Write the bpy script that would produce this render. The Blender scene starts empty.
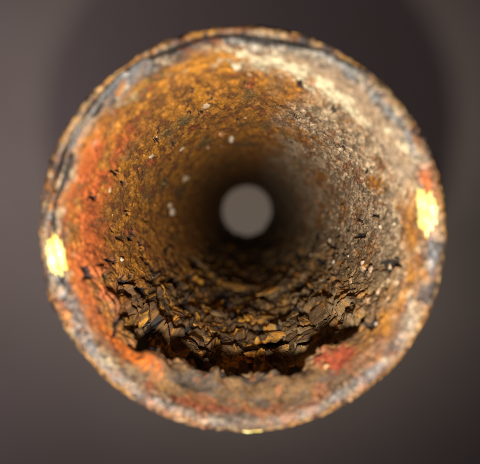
import bpy, math, random
import numpy as np
from mathutils import Matrix, Vector

# ------------------------------------------------------------------ camera
MM = 0.001
L = 368.0                       # pipe length, mm
CAMD = 59.0                     # lens above the mouth, mm
CX, CY = 1.0, 4.2               # lens off the pipe's axis, mm
scene = bpy.context.scene
cam_d = bpy.data.cameras.new('camera')
cam = bpy.data.objects.new('camera', cam_d)
scene.collection.objects.link(cam)
scene.camera = cam
cam.location = (CX * MM, CY * MM, (L + CAMD) * MM)
cam.rotation_euler = (math.radians(-3.58), math.radians(1.08), 0)
cam_d.sensor_width = 36.0
cam_d.lens = 30.6
cam_d.clip_start = 0.002
cam_d.clip_end = 20.0
cam_d.dof.use_dof = True
cam_d.dof.focus_distance = 0.086
cam_d.dof.aperture_fstop = 12.0

# ------------------------------------------------------------------ light
world = bpy.data.worlds.new('World')
scene.world = world
world.use_nodes = True
bg = world.node_tree.nodes['Background']
bg.inputs['Color'].default_value = (0.80, 0.66, 0.68, 1)
bg.inputs['Strength'].default_value = 0.006

# the phone's flash, beside the lens
fl_d = bpy.data.lights.new('flash', 'SPOT')
fl_d.energy = 0.98
fl_d.spot_size = math.radians(96)
fl_d.spot_blend = 1.0
fl_d.shadow_soft_size = 0.0026
fl_d.color = (1.0, 0.92, 0.80)
fl = bpy.data.objects.new('flash', fl_d)
fl.location = ((CX - 1.2) * MM, (CY - 18.0) * MM, (L + CAMD) * MM)
fl.rotation_euler = (math.radians(6), math.radians(0.5), 0)
scene.collection.objects.link(fl)
# the room's light, a broad soft source to the left and above
ro_d = bpy.data.lights.new('window_light', 'AREA')
ro_d.shape = 'RECTANGLE'
ro_d.size = 0.25
ro_d.size_y = 0.30
ro_d.energy = 0.52
ro_d.color = (1.0, 0.86, 0.92)
ro = bpy.data.objects.new('window_light', ro_d)
ro.location = (-0.62, 0.06, 0.40)
ro.rotation_euler = Vector((-0.52, 0.06, 0.38)).to_track_quat('Z', 'Y').to_euler()
scene.collection.objects.link(ro)

scene.view_settings.view_transform = 'Standard'
scene.view_settings.look = 'None'
scene.view_settings.gamma = 1.0
scene.view_settings.exposure = 0.0
scene.view_settings.use_curve_mapping = False

# ------------------------------------------------------------------ noise
rs = np.random.RandomState(11)
PERM = rs.permutation(256).astype(np.int32)
PERM = np.concatenate([PERM, PERM, PERM])
_g = rs.normal(size=(256, 3))
GR = (_g / np.linalg.norm(_g, axis=1, keepdims=True)).astype(np.float32)
RND = rs.rand(256, 4).astype(np.float32)

def perlin(p):
    i = np.floor(p).astype(np.int32)
    f = (p - i).astype(np.float32)
    i &= 255
    u = f * f * f * (f * (f * 6 - 15) + 10)
    out = 0
    for dx in (0, 1):
        a = PERM[i[:, 0] + dx]
        wx = u[:, 0] if dx else 1 - u[:, 0]
        for dy in (0, 1):
            b = PERM[a + ((i[:, 1] + dy) & 255)]
            wy = wx * (u[:, 1] if dy else 1 - u[:, 1])
            for dz in (0, 1):
                g = GR[PERM[b + ((i[:, 2] + dz) & 255)]]
                d = g[:, 0] * (f[:, 0] - dx) + g[:, 1] * (f[:, 1] - dy) + g[:, 2] * (f[:, 2] - dz)
                out = out + d * wy * (u[:, 2] if dz else 1 - u[:, 2])
    return out * 1.5

def fbm(p, size, octs=3, off=0.0, gain=0.5):
    q = p / size + off
    a, t = 1.0, 0
    for k in range(octs):
        t = t + a * perlin(q)
        q = q * 2.03 + 17.3
        a *= gain
    return t

def worley(p, off=0.0):
    q = p + off
    i = np.floor(q).astype(np.int32)
    f = (q - i).astype(np.float32)
    best = np.full(len(p), 9.0, np.float32)
    who = np.zeros(len(p), np.float32)
    for dx in (-1, 0, 1):
        for dy in (-1, 0, 1):
            for dz in (-1, 0, 1):
                h = PERM[PERM[PERM[(i[:, 0] + dx) & 255] + ((i[:, 1] + dy) & 255)] + ((i[:, 2] + dz) & 255)]
                r = RND[h]
                d = (dx + r[:, 0] - f[:, 0]) ** 2 + (dy + r[:, 1] - f[:, 1]) ** 2 + (dz + r[:, 2] - f[:, 2]) ** 2
                m = d < best
                best = np.where(m, d, best)
                who = np.where(m, r[:, 3], who)
    return np.sqrt(best), who

def sst(a, b, x):
    t = np.clip((x - a) / (b - a), 0, 1)
    return t * t * (3 - 2 * t)

def bump(x, c, w):
    return np.exp(-((x - c) / w) ** 2)

def adiff(a, c):
    return (a - c + 180) % 360 - 180

# ------------------------------------------------------------------ the pipe's surface
# profile: (radius, depth below the mouth), from the foot up the outside, over the lip and down the bore
PROF = np.array([(30.0, L), (30.0, 60), (30.0, 12), (30.0, 3.2), (29.85, 1.5), (29.45, 0.55), (28.9, 0.12), (28.2, 0.0),
                 (27.65, 0.2), (27.2, 0.8), (26.8, 1.7), (26.45, 2.9), (26.15, 4.6), (25.8, 8.0), (25.5, 14), (25.5, L)])
_seg = np.hypot(*(PROF[1:] - PROF[:-1]).T)
PS = np.concatenate([[0], np.cumsum(_seg)])
S_LIP0 = PS[3] - 5.0            # the lip mesh starts 5 mm down the outside
S_BORE = PS[12]                 # and ends 6 mm down the bore
def prof(s):
    # slightly rounded polyline
    e = 0.35
    r = (np.interp(s - e, PS, PROF[:, 0]) + np.interp(s, PS, PROF[:, 0]) + np.interp(s + e, PS, PROF[:, 0])) / 3
    t = (np.interp(s - e, PS, PROF[:, 1]) + np.interp(s, PS, PROF[:, 1]) + np.interp(s + e, PS, PROF[:, 1])) / 3
    return r, t

def mixc(c, new, m):
    return c * (1 - m[:, None]) + np.asarray(new, np.float32)[None, :] * m[:, None]

def surface(th, s):
    """th: degrees round the axis, s: arc length on the profile (mm). -> position (mm, z up from the mouth), colour, gloss"""
    r, t = prof(s)
    r1, t1 = prof(s - 0.4)
    r2, t2 = prof(s + 0.4)
    dr, dt = r2 - r1, t2 - t1
    ln = np.hypot(dr, dt) + 1e-9
    nr, nz = dt / ln * -1, dr / ln * -1        # normal (radial, up), pointing out of the metal
    # along the outside going up: dr=0, dt<0 -> nr=+1
    a = np.radians(th)
    ca, sa = np.cos(a), np.sin(a)
    tn = np.where(t < 9, t, 9 + (t - 9) * 0.42)
    P = np.stack([r * ca, r * sa, -tn], 1).astype(np.float32)
    bore = sst(PS[9], PS[12], s)               # 0 on the lip, 1 in the bore
    outer = 1 - sst(PS[4] - 1, PS[5], s)
    lip = (1 - bore) * (1 - outer)
    # ------- shared noises
    n20 = fbm(P, 16.0, 3, 3.1)
    n7 = fbm(P, 6.5, 3, 9.7)
    n3 = fbm(P, 2.6, 3, 21.3)
    n1 = fbm(P, 0.9, 3, 5.9)
    nf = fbm(P, 0.38, 2, 41.0)
    # ------- zones
    thw = th + 14 * n7 + 10 * n20
    d_bot = adiff(thw, -92)
    bot = (1 - sst(42, 72, np.abs(d_bot)))                       # badly scaled lower side
    d_rt = adiff(thw, 18)
    right = 1 - sst(34, 58, np.abs(d_rt))                        # grey granular side
    left = 1 - sst(30, 60, np.abs(adiff(thw, 186)))
    top = 1 - sst(34, 66, np.abs(adiff(thw, 112)))
    # ------- heights, inward from the metal
    h = 0.45 * n20 + 0.30 * n7 * (0.5 + 0.3 * bot) + (0.22 * n3 + 0.12 * n1 + 0.05 * nf) * (1 - 0.7 * bot * (1 - sst(7, 12, t)))
    h = h * (0.30 + 0.70 * bore)
    # crust of grains on the grey side
    w1, id1 = worley(P / 1.05, 2.3)
    w2, id2 = worley(P / 0.55, 7.7)
    grain = (np.clip(0.62 - w1, 0, 1) * 0.42 + np.clip(0.6 - w2, 0, 1) * 0.24)
    h = h + bore * (right * 0.85 + bot * 0.45 * sst(9, 14, t) + 0.10 + 0.3 * top) * grain
    # layered scale on the lower side: saw-tooth ledges across the depth
    Pw = np.stack([12 * ca, 12 * sa, -tn], 1).astype(np.float32)
    g1 = fbm(Pw, 7.0, 3, 503.0); g2 = fbm(Pw, 2.8, 3, 521.0)
    u = t + 34 * g1 + 9.0 * g2 + 1.5 * n3 + 0.33 * adiff(th, -92) * sst(-0.5, 0.3, n20)
    per = 15.0
    fr = (u / per) % 1.0
    saw = sst(0.0, 0.17, fr) * (1 - sst(0.20, 0.95, fr))
    u2 = u * 1.0 + 7.0 * fbm(Pw, 4.2, 2, 63.0)
    fr2 = (u2 / 6.7 + 0.3) % 1.0
    saw2 = sst(0.0, 0.2, fr2) * (1 - sst(0.25, 0.95, fr2))
    fr3 = ((u + 2.0 * g2) / 2.3) % 1.0
    lam = sst(0.0, 0.2, fr3) * (1 - sst(0.25, 0.95, fr3)) - 0.4
    side = 1 - sst(0, 75, np.abs(adiff(thw, -78)) - 10)
    brk = sst(-0.2, 0.3, fbm(P, 6.0, 3, 77.0))
    w4, id4 = worley(P / 1.9 + 0.2 * n3[:, None], 47.0)
    h = h + bore * (1 - bot) * (1 - 0.5 * right) * 0.75 * np.clip(0.55 - w4, 0, 1) * (id4 > 0.35)
    h = h + bore * bot * sst(5.5, 12.5, t) * (2.1 * saw * (0.08 + 0.92 * brk) + 0.7 * saw2 * (0.25 + 0.75 * (1 - brk)) + 0.9 * g1 - 1.8 * sst(8, 13, t) + 0.30 * lam)
    h = h + bore * (1 - bot) * side * 0.60 * (saw2 * 0.6 + saw + 0.5 * lam - 0.5)
    # the big ledge just inside the mouth and the hollow behind it
    crest = 8.4 + 5.0 * n20 + 0.9 * n7 + 0.3 * n3 + 0.25 * n1 + 0.035 * np.abs(adiff(th, -92))
    lw = 1 - sst(34, 52, np.abs(adiff(th + 7 * n7, -89)))
    h = h + lw * (1.85 * bump(t, crest - 1.8, 3.6) * (t < crest + 40) * (1 - sst(crest - 0.2, crest + 0.9, t))
                  - 2.6 * sst(crest, crest + 1.2, t) * (1 - sst(crest + 18, crest + 42, t + 22 * n7))) * (0.75 + 0.5 * n7) * (0.55 + 0.45 * np.clip(bump(adiff(th, -120), 0, 17) + bump(adiff(th, -62), 0, 19) + 0.8 * n7, 0, 1)) * sst(1.5, 4.5, t) * (s > PS[8])
    # pits
    wp, idp = worley(P * np.array([1, 1, 0.8], np.float32) / 2.6 + 0.22 * n1[:, None], 13.1)
    wm = wp + 0.25 * n1 + 0.15 * n3
    few = (idp > 0.72 - 0.12 * left).astype(np.float32)
    pit = (1 - sst(0.20, 0.31, wm)) * few * (0.25 + 0.75 * np.clip(left + 0.6 * right + 0.5 * top, 0, 1))
    chan = (1 - sst(0.03, 0.15, np.abs(fbm(P * np.array([1, 1, 0.55], np.float32), 6.0, 2, 90.0)))) * sst(-0.12, 0.1, fbm(P, 7.0, 2, 55.0))
    dl = np.maximum(1 - sst(16, 32, np.abs(adiff(thw, 212))), 0.9 * (1 - sst(12, 26, np.abs(adiff(thw, -28)))))
    pit = np.maximum(pit, chan * np.clip(dl + 0.5 * bot, 0, 1)) * bore * sst(3.0, 9.0, t)
    h = h - 1.0 * pit
    # crack between the skin and the pipe's end on the upper left of the lip
    gw = (1 - sst(46, 66, np.abs(adiff(th, 112))))
    gs = PS[6] + 0.35 + 1.3 * n20 + 0.8 * n7 + 0.2 * n3
    gr_ = bump(s, gs, 0.44 + 0.35 * np.clip(n7 + 0.2, 0, 1))
    h = h - 1.5 * gr_ * gw * sst(-0.55, 0.05, n7 + 0.45)
    # the outer skin: crusty
    h = h + outer * (0.10 * n3 + 0.06 * n1 + 0.40 * n7 + 0.5 * n20)
    w3, id3 = worley(P / 1.7, 31.0)
    h = h + lip * (0.20 * np.clip(0.5 - w3, 0, 1) * (id3 > 0.45) + 0.12 * n1 + 0.05 * nf)
    gwa = 1 - sst(22, 40, np.abs(adiff(th, 158)))
    h = h - 0.5 * bump(s, PS[9] + 0.1 + 0.6 * n20 + 0.5 * n7, 0.55) * gwa
    h = np.maximum(h, -3.3)
    pos = np.empty_like(P)
    rr = r + nr * h
    pos[:, 0] = rr * ca
    pos[:, 1] = rr * sa
    pos[:, 2] = -t + nz * h
    # keep the foot flat
    ft = sst(L - 8, L, t)
    pos[:, 2] = pos[:, 2] * (1 - ft) - L * ft

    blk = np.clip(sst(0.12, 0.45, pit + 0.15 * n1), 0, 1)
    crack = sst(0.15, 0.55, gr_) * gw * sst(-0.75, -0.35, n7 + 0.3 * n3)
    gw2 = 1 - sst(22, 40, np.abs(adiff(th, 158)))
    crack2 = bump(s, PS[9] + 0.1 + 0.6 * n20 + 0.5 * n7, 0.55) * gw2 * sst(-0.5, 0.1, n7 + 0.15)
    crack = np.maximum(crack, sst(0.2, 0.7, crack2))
    # ------- colours (albedo of the rust, scale and bare metal themselves)
    m7, m3, m1 = n7, n3, n1
    k1 = fbm(P, 6.0, 4, 101.0, 0.55)
    k2 = fbm(P, 2.8, 4, 131.0, 0.6)
    k3 = fbm(P, 1.0, 3, 151.0, 0.65)
    col = np.tile(np.array([[0.47, 0.195, 0.026]], np.float32), (len(P), 1))      # ochre brown
    col = mixc(col, (0.55, 0.23, 0.018), sst(0.0, 0.5, k1) * 0.9)                 # bright ochre
    col = mixc(col, (0.19, 0.080, 0.020), sst(-0.1, 0.4, k2 + 0.5 * k3) * 0.88)               # brown
    col = mixc(col, (0.13, 0.12, 0.05), sst(0.15, 0.6, fbm(P, 7.0, 2, 171.0)) * 0.6 * top)   # olive
    # red-orange on the left, near the mouth
    ro_ = left * (1 - sst(12, 22, t + 8 * k1)) * (0.4 + 0.6 * bore)
    col = mixc(col, (0.54, 0.120, 0.026), ro_ * sst(-0.5, 0.15, k1 + 0.3 * k3) * 0.92)
    col = mixc(col, (0.42, 0.09, 0.03), sst(0.5, 0.8, k2 + 0.3 * k1) * 0.6 * bore)  # red specks
    # grey crust
    gm = right * bore * sst(-0.55, 0.05, k1 + 0.5 * k3 + 0.15) * sst(2.5, 9, t + 5 * m7)
    gcol = np.array([0.42, 0.325, 0.215], np.float32)[None] * (0.75 + 0.5 * id1[:, None]) * (0.85 + 0.4 * id2[:, None])
    col = col * (1 - 0.92 * gm[:, None]) + gcol * 0.92 * gm[:, None]
    col = mixc(col, (0.30, 0.125, 0.045), right * bore * sst(0.22, 0.55, k2 + 0.5 * k3) * 0.75)
    # dull brown scale below, darkened further to paint in shadow; ochre flecks kept
    bm = bot * bore * sst(-0.9, -0.1, k2 + 0.2) * sst(6, 12, t)
    col = mixc(col, (0.088, 0.048, 0.017), bm * 0.95)
    col = mixc(col, (0.55, 0.26, 0.028), bot * bore * sst(0.22, 0.46, fbm(Pw, 2.4, 4, 191.0, 0.6)) * 0.95 * sst(9, 14, t))
    br_ = bore * (1 - sst(20, 46, np.abs(adiff(thw, -38)))) * sst(5, 10, t)
    col = mixc(col, (0.20, 0.135, 0.068), br_ * sst(-0.4, 0.2, k2 + 0.25) * 0.8)
    # lip: steel, tan and orange blotches
    Q = np.stack([15.5 * ca, 15.5 * sa, 0.9 * s], 1).astype(np.float32)
    q1 = fbm(Q, 5.0, 4, 401.0, 0.55); q2 = fbm(Q, 2.4, 4, 431.0, 0.6)
    lipc = np.tile(np.array([[0.23, 0.22, 0.22]], np.float32), (len(P), 1))
    lipc = mixc(lipc, (0.44, 0.30, 0.19), sst(-0.05, 0.35, q1))
    lipc = mixc(lipc, (0.50, 0.20, 0.05), sst(0.08, 0.38, q2 + 0.25 * k1))
    lipc = mixc(lipc, (0.20, 0.07, 0.03), sst(0.12, 0.4, fbm(Q, 2.4, 3, 211.0)))
    lipc = mixc(lipc, (0.075, 0.07, 0.075), sst(0.08, 0.35, fbm(Q, 1.9, 4, 223.0, 0.65)) * 0.9)
    lipc = mixc(lipc, (0.70, 0.56, 0.36), sst(0.36, 0.55, fbm(Q, 1.7, 3, 231.0)) * 0.8)
    # bluish metal band on the inner shoulder
    band = bump(s, PS[8] + 0.2 + 0.9 * n20 + 0.5 * n7, 0.9 + 0.8 * np.clip(n20 + 0.2, 0, 1))
    bw = np.clip(sst(-0.15, 0.25, fbm(Q, 5.0, 3, 241.0) + 0.08 + 0.5 * bump(adiff(th, 66), 0, 32) + 0.35 * bump(adiff(th, -85), 0, 28)), 0, 1)
    lipc = mixc(lipc, (0.27, 0.295, 0.32), band * bw * 0.85)
    # chamfer: pale scale, strongest on the upper right; pinkish and ochre below
    chm = sst(PS[8] + 0.5, PS[9] + 0.3, s) * (1 - bore)
    lipc = mixc(lipc, (0.42, 0.24, 0.115), chm * sst(-0.25, 0.3, q1 + 0.0) * 0.6)
    # outer skin: orange tan
    oc = np.tile(np.array([[0.70, 0.33, 0.06]], np.float32), (len(P), 1))
    oc = mixc(oc, (0.80, 0.52, 0.22), sst(0.05, 0.5, q1 + 0.5 * k3) * 0.8)
    oc = mixc(oc, (0.26, 0.10, 0.035), sst(0.0, 0.4, q2 + 0.4 * k3))
    oc = mixc(oc, (0.09, 0.06, 0.055), sst(0.16, 0.4, fbm(Q, 2.2, 4, 261.0, 0.7)))
    om = 1 - sst(PS[5] - 0.3, PS[6] + 1.0, s + 0.9 * k1)
    lipc = lipc * (1 - om[:, None]) + oc * om[:, None]
    bl = sst(PS[9], PS[11] + 0.6, s + 1.3 * k1)
    col = lipc * (1 - bl[:, None]) + col * bl[:, None]
    # cream lime scale on the upper right shoulder, with ragged edges
    uz = (1 - sst(26, 46, np.abs(adiff(th + 8 * k1, 52)))) * sst(PS[7], PS[8] + 0.4, s) * (1 - sst(PS[12] + 1.0, PS[12] + 5.0, s + 2.5 * k1))
    col = mixc(col, (0.44, 0.35, 0.25), uz * 0.75)
    col = mixc(col, (0.20, 0.21, 0.22), uz * sst(-0.05, 0.3, q1 + 0.3 * q2) * (1 - sst(PS[9], PS[11], s)) * 0.9)
    c1 = bump(th, 78, 17) * bump(s, PS[11] + 1.2, 3.2)
    c2 = bump(th, 55, 16) * bump(s, PS[12] + 2.2, 3.0)
    c3 = bump(th, 30, 8) * bump(s, PS[10] + 0.3, 1.6) * 0.8
    cz = np.clip(c1 + c2 + c3, 0, 1)
    cm = sst(0.40, 0.62, 0.9 * cz + 0.6 * q1 + 0.55 * k2 + 0.2 * k3 - 0.10) * sst(0.10, 0.3, cz)
    col = mixc(col, (0.86, 0.75, 0.50), cm * 0.92)
    cream = cm
    # cream hints over the rest of the chamfer
    cm2 = sst(0.30, 0.55, fbm(P, 3.0, 3, 281.0)) * bump(s, PS[10], 2.6)
    col = mixc(col, (0.60, 0.47, 0.30), cm2 * 0.7)
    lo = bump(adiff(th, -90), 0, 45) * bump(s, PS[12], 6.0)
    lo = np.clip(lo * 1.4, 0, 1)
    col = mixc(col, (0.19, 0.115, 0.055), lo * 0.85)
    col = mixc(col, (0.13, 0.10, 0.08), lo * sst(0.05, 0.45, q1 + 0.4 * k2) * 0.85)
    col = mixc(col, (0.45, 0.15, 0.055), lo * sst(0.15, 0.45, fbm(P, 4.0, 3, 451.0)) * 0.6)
    # vivid orange streak lower left, red patch lower right
    st = bump(adiff(th + 3 * k2, -134), 0, 11) * bump(s, PS[12] + 0.5 * k2, 1.3 + 0.3 * k3)
    col = mixc(col, (0.66, 0.165, 0.004), sst(0.15, 0.6, st + 0.3 * k3) * 0.95)
    rp = bump(adiff(th + 3 * k2, -52), 0, 7) * bump(s, PS[12] + 1.0 + 0.5 * k2, 2.4 + k3)
    col = mixc(col, (0.40, 0.062, 0.022), sst(0.25, 0.75, rp + 0.5 * k2 + 0.25 * k3) * sst(0.05, 0.3, rp) * 0.85)
    rp = bump(th + 3 * k2, 17, 3.2) * bump(s, PS[8] + 0.2 + 0.3 * k2, 0.9)
    col = mixc(col, (0.62, 0.14, 0.015), np.clip(rp * 1.4, 0, 1) * 0.85)
    rp = bump(adiff(th + 4 * k2, -104), 0, 14) * bump(s, PS[10] + 0.3 * k2, 0.9)
    col = mixc(col, (0.34, 0.085, 0.035), sst(0.2, 0.7, rp + 0.4 * k2) * sst(0.05, 0.3, rp) * 0.75)
    # black painted into the pits and the lip's cracks in place of shade
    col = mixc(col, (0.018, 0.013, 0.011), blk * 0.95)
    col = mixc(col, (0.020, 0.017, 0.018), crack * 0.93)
    tone = 1 + bore * (0.55 * (id1 - 0.5) + 0.45 * (id2 - 0.5))
    spk = 1 + (1 - bl) * np.clip(1.5 * fbm(P, 0.7, 3, 601.0), -0.6, 0.7) * sst(-0.5, 0.4, n7 + 0.2)
    col = col * (tone * spk)[:, None]
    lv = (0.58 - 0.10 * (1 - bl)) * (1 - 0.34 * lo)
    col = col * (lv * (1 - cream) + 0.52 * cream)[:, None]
    col = np.clip(col, 0.01, 0.9)
    # bare metal and wet-looking spots are glossy
    gloss = np.clip(band * bw * 0.55 + lip * sst(0.15, 0.45, fbm(P, 0.9, 2, 301.0)) * 1.0 + outer * 0.25 * sst(0.0, 0.4, k3), 0, 1)
    gloss = gloss * (1 - cm) * (1 - crack) + 0.0
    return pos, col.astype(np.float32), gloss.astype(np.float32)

# ------------------------------------------------------------------ materials
def new_mat(name):
    m = bpy.data.materials.new(name)
    m.use_nodes = True
    nt = m.node_tree
    return m, nt, nt.nodes['Principled BSDF']

def nd(nt, typ, **kw):
    n = nt.nodes.new(typ)
    for k, v in kw.items():
        if k.startswith('i_'):
            n.inputs[k[2:].replace('_', ' ')].default_value = v
        else:
            setattr(n, k, v)
    return n

def noise(nt, co, scale, detail=4, rough=0.6):
    n = nd(nt, 'ShaderNodeTexNoise', i_Scale=scale, i_Detail=detail, i_Roughness=rough)
    nt.links.new(co, n.inputs['Vector'])
    return n

def ramp(nt, fac, stops):
    r = nt.nodes.new('ShaderNodeValToRGB')
    els = r.color_ramp.elements
    while len(els) < len(stops):
        els.new(0.5)
    for e, (p, c) in zip(els, stops):
        e.position = p
        e.color = (*c, 1) if len(c) == 3 else c
    nt.links.new(fac, r.inputs['Fac'])
    return r

def rust_material():
    m, nt, b = new_mat('rusted_iron')
    lk = nt.links.new
    at = nd(nt, 'ShaderNodeAttribute', attribute_name='rust_color')
    ag = nd(nt, 'ShaderNodeAttribute', attribute_name='gloss')
    tc = nt.nodes.new('ShaderNodeTexCoord')
    mp = nd(nt, 'ShaderNodeMapping'); mp.inputs['Scale'].default_value = (1, 1, 0.5)
    lk(tc.outputs['Object'], mp.inputs['Vector'])
    n1 = noise(nt, mp.outputs['Vector'], 2200, 5, 0.7)
    n2 = noise(nt, mp.outputs['Vector'], 900, 5, 0.65)
    r1 = ramp(nt, n1.outputs['Fac'], [(0.28, (0.50, 0.46, 0.42)), (0.52, (1, 1, 1)), (0.74, (1.55, 1.5, 1.4))])
    mx = nd(nt, 'ShaderNodeMix', data_type='RGBA', blend_type='MULTIPLY')
    mx.inputs['Factor'].default_value = 0.85
    lk(at.outputs['Color'], mx.inputs[6]); lk(r1.outputs['Color'], mx.inputs[7])
    lk(mx.outputs[2], b.inputs['Base Color'])
    # roughness: matt rust, glossier metal
    rr = nd(nt, 'ShaderNodeMapRange'); lk(ag.outputs['Fac'], rr.inputs['Value'])
    rr.inputs['To Min'].default_value = 0.80; rr.inputs['To Max'].default_value = 0.24
    ad = nd(nt, 'ShaderNodeMath', operation='MULTIPLY_ADD')
    lk(n2.outputs['Fac'], ad.inputs[0]); ad.inputs[1].default_value = 0.22; 
    sb = nd(nt, 'ShaderNodeMath', operation='SUBTRACT'); lk(rr.outputs['Result'], sb.inputs[0]); sb.inputs[1].default_value = 0.11
    lk(sb.outputs[0], ad.inputs[2]); lk(ad.outputs[0], b.inputs['Roughness'])
    mt = nd(nt, 'ShaderNodeMath', operation='MULTIPLY'); lk(ag.outputs['Fac'], mt.inputs[0]); mt.inputs[1].default_value = 0.55
    lk(mt.outputs[0], b.inputs['Metallic'])
    b.inputs['Specular IOR Level'].default_value = 0.32
    hs = nd(nt, 'ShaderNodeMath', operation='MULTIPLY_ADD')
    lk(n2.outputs['Fac'], hs.inputs[0]); hs.inputs[1].default_value = 1.6; lk(n1.outputs['Fac'], hs.inputs[2])
    bp = nd(nt, 'ShaderNodeBump'); bp.inputs['Strength'].default_value = 0.55; bp.inputs['Distance'].default_value = 0.00026
    lk(hs.outputs[0], bp.inputs['Height']); lk(bp.outputs['Normal'], b.inputs['Normal'])
    return m

def flake_material():
    m, nt, b = new_mat('rust_scale')
    lk = nt.links.new
    tc = nt.nodes.new('ShaderNodeTexCoord')
    oi = nt.nodes.new('ShaderNodeObjectInfo')
    geo = nt.nodes.new('ShaderNodeNewGeometry')
    n1 = noise(nt, geo.outputs['Position'], 520, 5, 0.7)
    n2 = noise(nt, geo.outputs['Position'], 2400, 4, 0.7)
    ad = nd(nt, 'ShaderNodeMath', operation='MULTIPLY_ADD')
    lk(oi.outputs['Random'], ad.inputs[0]); ad.inputs[1].default_value = 0.42
    s2 = nd(nt, 'ShaderNodeMath', operation='SUBTRACT'); lk(n1.outputs['Fac'], s2.inputs[0]); s2.inputs[1].default_value = 0.2
    lk(s2.outputs[0], ad.inputs[2])
    r = ramp(nt, ad.outputs[0], [(0.22, (0.07, 0.040, 0.018)), (0.42, (0.13, 0.075, 0.03)), (0.56, (0.20, 0.12, 0.045)), (0.66, (0.54, 0.26, 0.035)), (0.8, (0.38, 0.13, 0.03))])
    r2 = ramp(nt, n2.outputs['Fac'], [(0.3, (0.5, 0.5, 0.5)), (0.7, (1.4, 1.4, 1.4))])
    mx = nd(nt, 'ShaderNodeMix', data_type='RGBA', blend_type='MULTIPLY'); mx.inputs['Factor'].default_value = 0.8
    lk(r.outputs['Color'], mx.inputs[6]); lk(r2.outputs['Color'], mx.inputs[7]); lk(mx.outputs[2], b.inputs['Base Color'])
    b.inputs['Roughness'].default_value = 0.68
    bp = nd(nt, 'ShaderNodeBump'); bp.inputs['Strength'].default_value = 0.7; bp.inputs['Distance'].default_value = 0.00025
    lk(n2.outputs['Fac'], bp.inputs['Height']); lk(bp.outputs['Normal'], b.inputs['Normal'])
    return m

def crumb_material():
    m, nt, b = new_mat('mineral_crumb')
    lk = nt.links.new
    oi = nt.nodes.new('ShaderNodeObjectInfo')
    geo = nt.nodes.new('ShaderNodeNewGeometry')
    n1 = noise(nt, geo.outputs['Position'], 1500, 4, 0.6)
    r = ramp(nt, oi.outputs['Random'], [(0.0, (0.40, 0.34, 0.24)), (0.35, (0.28, 0.20, 0.12)), (0.6, (0.27, 0.14, 0.05)), (0.8, (0.40, 0.36, 0.29)), (1.0, (0.24, 0.10, 0.03))])
    r2 = ramp(nt, n1.outputs['Fac'], [(0.3, (0.45, 0.40, 0.33)), (0.65, (1.2, 1.2, 1.2))])
    mx = nd(nt, 'ShaderNodeMix', data_type='RGBA', blend_type='MULTIPLY'); mx.inputs['Factor'].default_value = 0.8
    lk(r.outputs['Color'], mx.inputs[6]); lk(r2.outputs['Color'], mx.inputs[7]); lk(mx.outputs[2], b.inputs['Base Color'])
    b.inputs['Roughness'].default_value = 0.5
    return m

def glare_material():
    m, nt, b = new_mat('yellow_glare')  # pale yellow colour that imitates flash glare on the metal
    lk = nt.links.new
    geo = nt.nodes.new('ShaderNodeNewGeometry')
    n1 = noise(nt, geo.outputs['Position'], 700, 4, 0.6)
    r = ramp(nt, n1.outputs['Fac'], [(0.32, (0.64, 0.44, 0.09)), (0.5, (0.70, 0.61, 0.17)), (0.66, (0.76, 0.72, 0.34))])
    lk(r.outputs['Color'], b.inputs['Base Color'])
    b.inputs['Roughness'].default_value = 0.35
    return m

def table_material():
    m, nt, b = new_mat('dull_table')
    lk = nt.links.new
    tc = nt.nodes.new('ShaderNodeTexCoord')
    n1 = noise(nt, tc.outputs['Object'], 9, 4, 0.55)
    n2 = noise(nt, tc.outputs['Object'], 900, 3, 0.6)
    r = ramp(nt, n1.outputs['Fac'], [(0.3, (0.76, 0.645, 0.575)), (0.7, (0.81, 0.70, 0.65))])
    lk(r.outputs['Color'], b.inputs['Base Color'])
    b.inputs['Roughness'].default_value = 0.7
    bp = nd(nt, 'ShaderNodeBump'); bp.inputs['Strength'].default_value = 0.2; bp.inputs['Distance'].default_value = 0.0003
    lk(n2.outputs['Fac'], bp.inputs['Height']); lk(bp.outputs['Normal'], b.inputs['Normal'])
    return m

RUST, FLAKE, CRUMB, GLARE, TABLE = rust_material(), flake_material(), crumb_material(), glare_material(), table_material()

# ------------------------------------------------------------------ mesh helpers
def link(o, parent=None):
    scene.collection.objects.link(o)
    if parent is not None:
        o.parent = parent
    return o

def grid_mesh(name, V, nrow, ncol, mat, wrap, col=None, gloss=None, keep=None):
    i = np.arange(nrow - 1)[:, None]
    j = np.arange(ncol if wrap else ncol - 1)[None, :]
    jn = (j + 1) % ncol
    f = np.stack([i * ncol + j, i * ncol + jn, (i + 1) * ncol + jn, (i + 1) * ncol + j], -1).reshape(-1, 4).astype(np.int32)
    if keep is not None:
        f = f[keep[f].all(1)]
        used = np.unique(f)
        remap = np.full(len(V), -1, np.int32); remap[used] = np.arange(len(used))
        f = remap[f]; V = V[used]
    me = bpy.data.meshes.new(name)
    me.vertices.add(len(V)); me.loops.add(f.size); me.polygons.add(len(f))
    me.vertices.foreach_set('co', np.ascontiguousarray(V, np.float32).ravel())
    me.polygons.foreach_set('loop_start', np.arange(0, f.size, 4, dtype=np.int32))
    me.loops.foreach_set('vertex_index', f.ravel())
    me.update(calc_edges=True)
    me.polygons.foreach_set('use_smooth', np.ones(len(f), bool))
    if col is not None:
        ca = me.color_attributes.new('rust_color', 'FLOAT_COLOR', 'POINT')
        ca.data.foreach_set('color', np.concatenate([col, np.ones((len(col), 1), np.float32)], 1).ravel())
        ga = me.attributes.new('gloss', 'FLOAT', 'POINT')
        ga.data.foreach_set('value', gloss)
    me.materials.append(mat)
    return me

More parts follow.
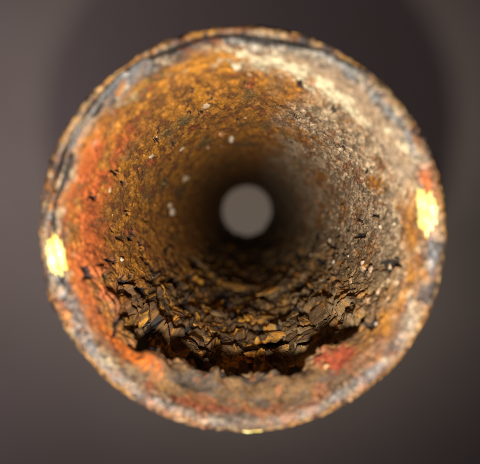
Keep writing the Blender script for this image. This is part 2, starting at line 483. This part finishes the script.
# ------------------------------------------------------------------ the table
def build_table():
    import bmesh
    bm = bmesh.new()
    bmesh.ops.create_grid(bm, x_segments=2, y_segments=2, size=1.2)
    me = bpy.data.meshes.new('table_surface')
    bm.to_mesh(me); bm.free()
    me.materials.append(TABLE)
    o = bpy.data.objects.new('table_surface', me)
    o['kind'] = 'structure'
    link(o)
build_table()

# ------------------------------------------------------------------ the pipe
pipe = bpy.data.objects.new('rusty_pipe', None)
pipe.empty_display_size = 0.02
pipe['label'] = 'short rusty iron pipe standing on end, its mouth showing a corroded orange bore'
pipe['category'] = 'pipe'
link(pipe)
pipe.location = (0, 0, 0.0005)

NC = 1600
TH = np.arange(NC) * 360.0 / NC
def tube(name, srows):
    nr_ = len(srows)
    th = np.tile(TH, nr_); s = np.repeat(srows, NC)
    pos, col, gl = surface(th, s)
    V = pos * MM
    V[:, 2] += L * MM
    me = grid_mesh(name, V, nr_, NC, RUST, True, col, gl)
    return link(bpy.data.objects.new(name, me), pipe)

rows_out = np.concatenate([np.linspace(0, S_LIP0 - 14, 18), np.linspace(S_LIP0 - 12, S_LIP0, 14)])
tube('outer_wall', rows_out)
tube('lip', np.linspace(S_LIP0, S_BORE, 150))
z0 = CAMD + PROF[12, 1]
z1 = CAMD + L
nb = 490
zz = 1.0 / np.linspace(1 / z0, 1 / z1, nb)
rows_bore = S_BORE + (zz - z0) / (z1 - z0) * (PS[-1] - S_BORE)
tube('bore', rows_bore)

# ------------------------------------------------------------------ from a photo pixel to the pipe's wall
def wall_at(px, py, rad=25.3):
    dx, dy = (px - 247.7) / 408.0, (206.5 - py) / 408.0
    A = dx * dx + dy * dy
    B = CX * dx + CY * dy
    C = CX * CX + CY * CY - rad * rad
    z = (-B + math.sqrt(B * B - A * C)) / A
    return math.degrees(math.atan2(CY + z * dy, CX + z * dx)), z - CAMD

def s_of_depth(t):
    return np.interp(t, PROF[10:, 1], PS[10:])

queue = []                      # (degrees, arc length, builder): all looked up on the wall in one go
def flush():
    p, _, _ = surface(np.array([q[0] for q in queue]), np.array([q[1] for q in queue]))
    for (th, _, build), pt in zip(queue, p):
        a = math.radians(th)
        build(pt, np.array([-math.cos(a), -math.sin(a), 0.0]), np.array([-math.sin(a), math.cos(a), 0.0]))
    queue.clear()

def place(o, p, x, y, z, sc):
    m = Matrix(((x[0] * sc[0], y[0] * sc[1], z[0] * sc[2], p[0] * MM),
                (x[1] * sc[0], y[1] * sc[1], z[1] * sc[2], p[1] * MM),
                (x[2] * sc[0], y[2] * sc[1], z[2] * sc[2], p[2] * MM + L * MM), (0, 0, 0, 1)))
    o.matrix_local = m

# ------------------------------------------------------------------ flash glare on the lip, painted as raised yellow spots
def glare_patch(th0, s0, wa, ws, seed, thick=0.14):
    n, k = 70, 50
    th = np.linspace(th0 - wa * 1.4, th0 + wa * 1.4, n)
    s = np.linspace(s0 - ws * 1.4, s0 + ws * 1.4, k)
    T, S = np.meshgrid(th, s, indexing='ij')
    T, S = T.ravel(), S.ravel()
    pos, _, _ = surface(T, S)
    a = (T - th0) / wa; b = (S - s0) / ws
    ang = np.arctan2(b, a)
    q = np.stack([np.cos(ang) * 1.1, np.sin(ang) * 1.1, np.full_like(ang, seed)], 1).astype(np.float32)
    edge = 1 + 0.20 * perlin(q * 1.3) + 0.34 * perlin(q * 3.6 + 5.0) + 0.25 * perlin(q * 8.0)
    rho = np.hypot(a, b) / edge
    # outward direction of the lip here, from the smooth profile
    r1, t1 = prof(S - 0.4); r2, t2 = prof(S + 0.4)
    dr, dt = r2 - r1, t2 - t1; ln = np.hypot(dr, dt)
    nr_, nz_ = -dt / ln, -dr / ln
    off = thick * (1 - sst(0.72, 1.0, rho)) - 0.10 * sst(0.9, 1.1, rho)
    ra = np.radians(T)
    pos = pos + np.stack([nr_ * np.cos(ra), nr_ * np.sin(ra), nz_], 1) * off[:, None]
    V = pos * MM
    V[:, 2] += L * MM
    me = grid_mesh('glare_spot', V, n, k, GLARE, False, keep=(rho < 1.08))
    o = link(bpy.data.objects.new('glare_spot', me), pipe)
    o['label'] = 'bright pale yellow flash glare on the rusty lip, painted as a spot'

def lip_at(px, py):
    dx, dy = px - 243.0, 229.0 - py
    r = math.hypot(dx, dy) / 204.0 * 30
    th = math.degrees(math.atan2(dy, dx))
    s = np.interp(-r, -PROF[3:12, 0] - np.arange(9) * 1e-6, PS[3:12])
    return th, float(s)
th, s = lip_at(59, 250); glare_patch(th, s, 6.2, 1.7, 2.2)
th, s = lip_at(425, 206); glare_patch(th, s, 7.0, 1.75, 8.4)
th, s = lip_at(255, 431); glare_patch(th, s, 3.4, 0.55, 14.9)

# ------------------------------------------------------------------ loose flakes of scale on the lower side
rng = random.Random(5)
def flake_mesh(k):
    import bmesh
    r = random.Random(100 + k)
    n = 11
    bm = bmesh.new()
    ring_t, ring_m, ring_b = [], [], []
    for i in range(n):
        a = 2 * math.pi * i / n
        rad = 0.5 * (0.72 + 0.5 * r.random())
        x, y = rad * math.cos(a), rad * math.sin(a)
        ring_t.append(bm.verts.new((x * 0.62, y * 0.62, 0.5 + r.uniform(-.2, .2))))
        ring_m.append(bm.verts.new((x, y, 0.20 + r.uniform(-.25, .25))))
        ring_b.append(bm.verts.new((x * 0.93, y * 0.93, -0.5)))
    ct = bm.verts.new((0, 0, 0.55 + r.uniform(-.15, .15)))
    for i in range(n):
        j = (i + 1) % n
        bm.faces.new((ct, ring_t[i], ring_t[j]))
        bm.faces.new((ring_t[i], ring_m[i], ring_m[j], ring_t[j]))
        bm.faces.new((ring_m[i], ring_b[i], ring_b[j], ring_m[j]))
    bm.faces.new(ring_b[::-1])
    me = bpy.data.meshes.new('rust_flake')
    bm.to_mesh(me); bm.free()
    me.materials.append(FLAKE)
    return me
flakes = [flake_mesh(k) for k in range(8)]
def add_flake(th, depth, size, thick, tilt, spin, lift):
    def build(p, inn, tan):
        up = np.array([0, 0, 1.0])
        c, sn = math.cos(tilt), math.sin(tilt)
        z = inn * c + up * sn           # tilt so the far edge stands up
        y = up * c - inn * sn
        x = np.cross(y, z)
        c, sn = math.cos(spin), math.sin(spin)
        x, y = x * c + y * sn, y * c - x * sn
        o = bpy.data.objects.new('rust_flake', rng.choice(flakes))
        link(o, pipe)
        place(o, p + inn * lift, x, y, z, (size * 1.5 * MM, size * MM, thick * MM))
    queue.append((th, float(s_of_depth(depth)), build))
for k in range(56):
    depth = 26 + 85 * rng.random() ** 1.4
    th = -90 + max(-42, min(42, rng.gauss(0, 24)))
    sz = rng.uniform(1.6, 4.0) * (1 + depth / 120)
    add_flake(th, depth, sz, rng.uniform(0.3, 0.7), rng.uniform(-0.05, 0.28), rng.uniform(-0.4, 0.4), rng.uniform(-0.25, 0.2))

# ------------------------------------------------------------------ mineral crumbs stuck to the wall
def crumb_mesh(k):
    import bmesh
    bm = bmesh.new()
    bmesh.ops.create_icosphere(bm, subdivisions=2, radius=0.5)
    V = np.array([v.co[:] for v in bm.verts], np.float32)
    d = 1 + 0.8 * perlin(V * 2.2 + 10 * k + 0.5) + 0.5 * perlin(V * 5.0 + 3 * k + 0.2)
    for v, q in zip(bm.verts, d):
        v.co = v.co * float(q)
    for f in bm.faces:
        f.smooth = True
    me = bpy.data.meshes.new('scale_crumb')
    bm.to_mesh(me); bm.free()
    me.materials.append(CRUMB)
    return me
crumbs = [crumb_mesh(k) for k in range(6)]
def add_crumb(th, depth, size, lift=0.1):
    def build(p, inn, tan):
        up = np.array([0, 0, 1.0])
        a = rng.uniform(0, 6.28)
        x = tan * math.cos(a) + up * math.sin(a); y = up * math.cos(a) - tan * math.sin(a)
        o = bpy.data.objects.new('scale_crumb', rng.choice(crumbs))
        link(o, pipe)
        place(o, p + inn * size * lift, x, y, inn, (size * MM, size * rng.uniform(0.6, 1.0) * MM, size * rng.uniform(0.5, 0.9) * MM))
    queue.append((th, float(s_of_depth(depth)), build))
for (px, py, sp) in [(207, 107, 9), (236, 69, 10), (222, 133, 9), (231, 138, 9), (186, 178, 8), (171, 212, 8), (152, 157, 6), (160, 140, 5),
                     (170, 205, 6), (183, 150, 6), (245, 120, 5), (110, 190, 6), (300, 370, 5), (287, 352, 6), (216, 233, 5), (121, 260, 5),
                     (300, 130, 5), (330, 240, 6), (350, 280, 7), (362, 262, 6), (340, 300, 7), (372, 270, 7), (318, 255, 5), (384, 265, 7),
                     (376, 290, 6), (330, 372, 7), (242, 62, 6)]:
    th, dep = wall_at(px, py)
    add_crumb(th, max(dep, 5.0), sp / 408.0 * (CAMD + dep))
for k in range(46):
    th = rng.choice([rng.uniform(-40, 60), rng.uniform(-60, 30), rng.uniform(60, 220)])
    dep = 6 + 80 * rng.random() ** 1.6
    add_crumb(th, dep, rng.choice([0.35, 0.5, 0.6, 0.9]) * rng.uniform(0.7, 1.3) * (1 + dep / 150))
flush()
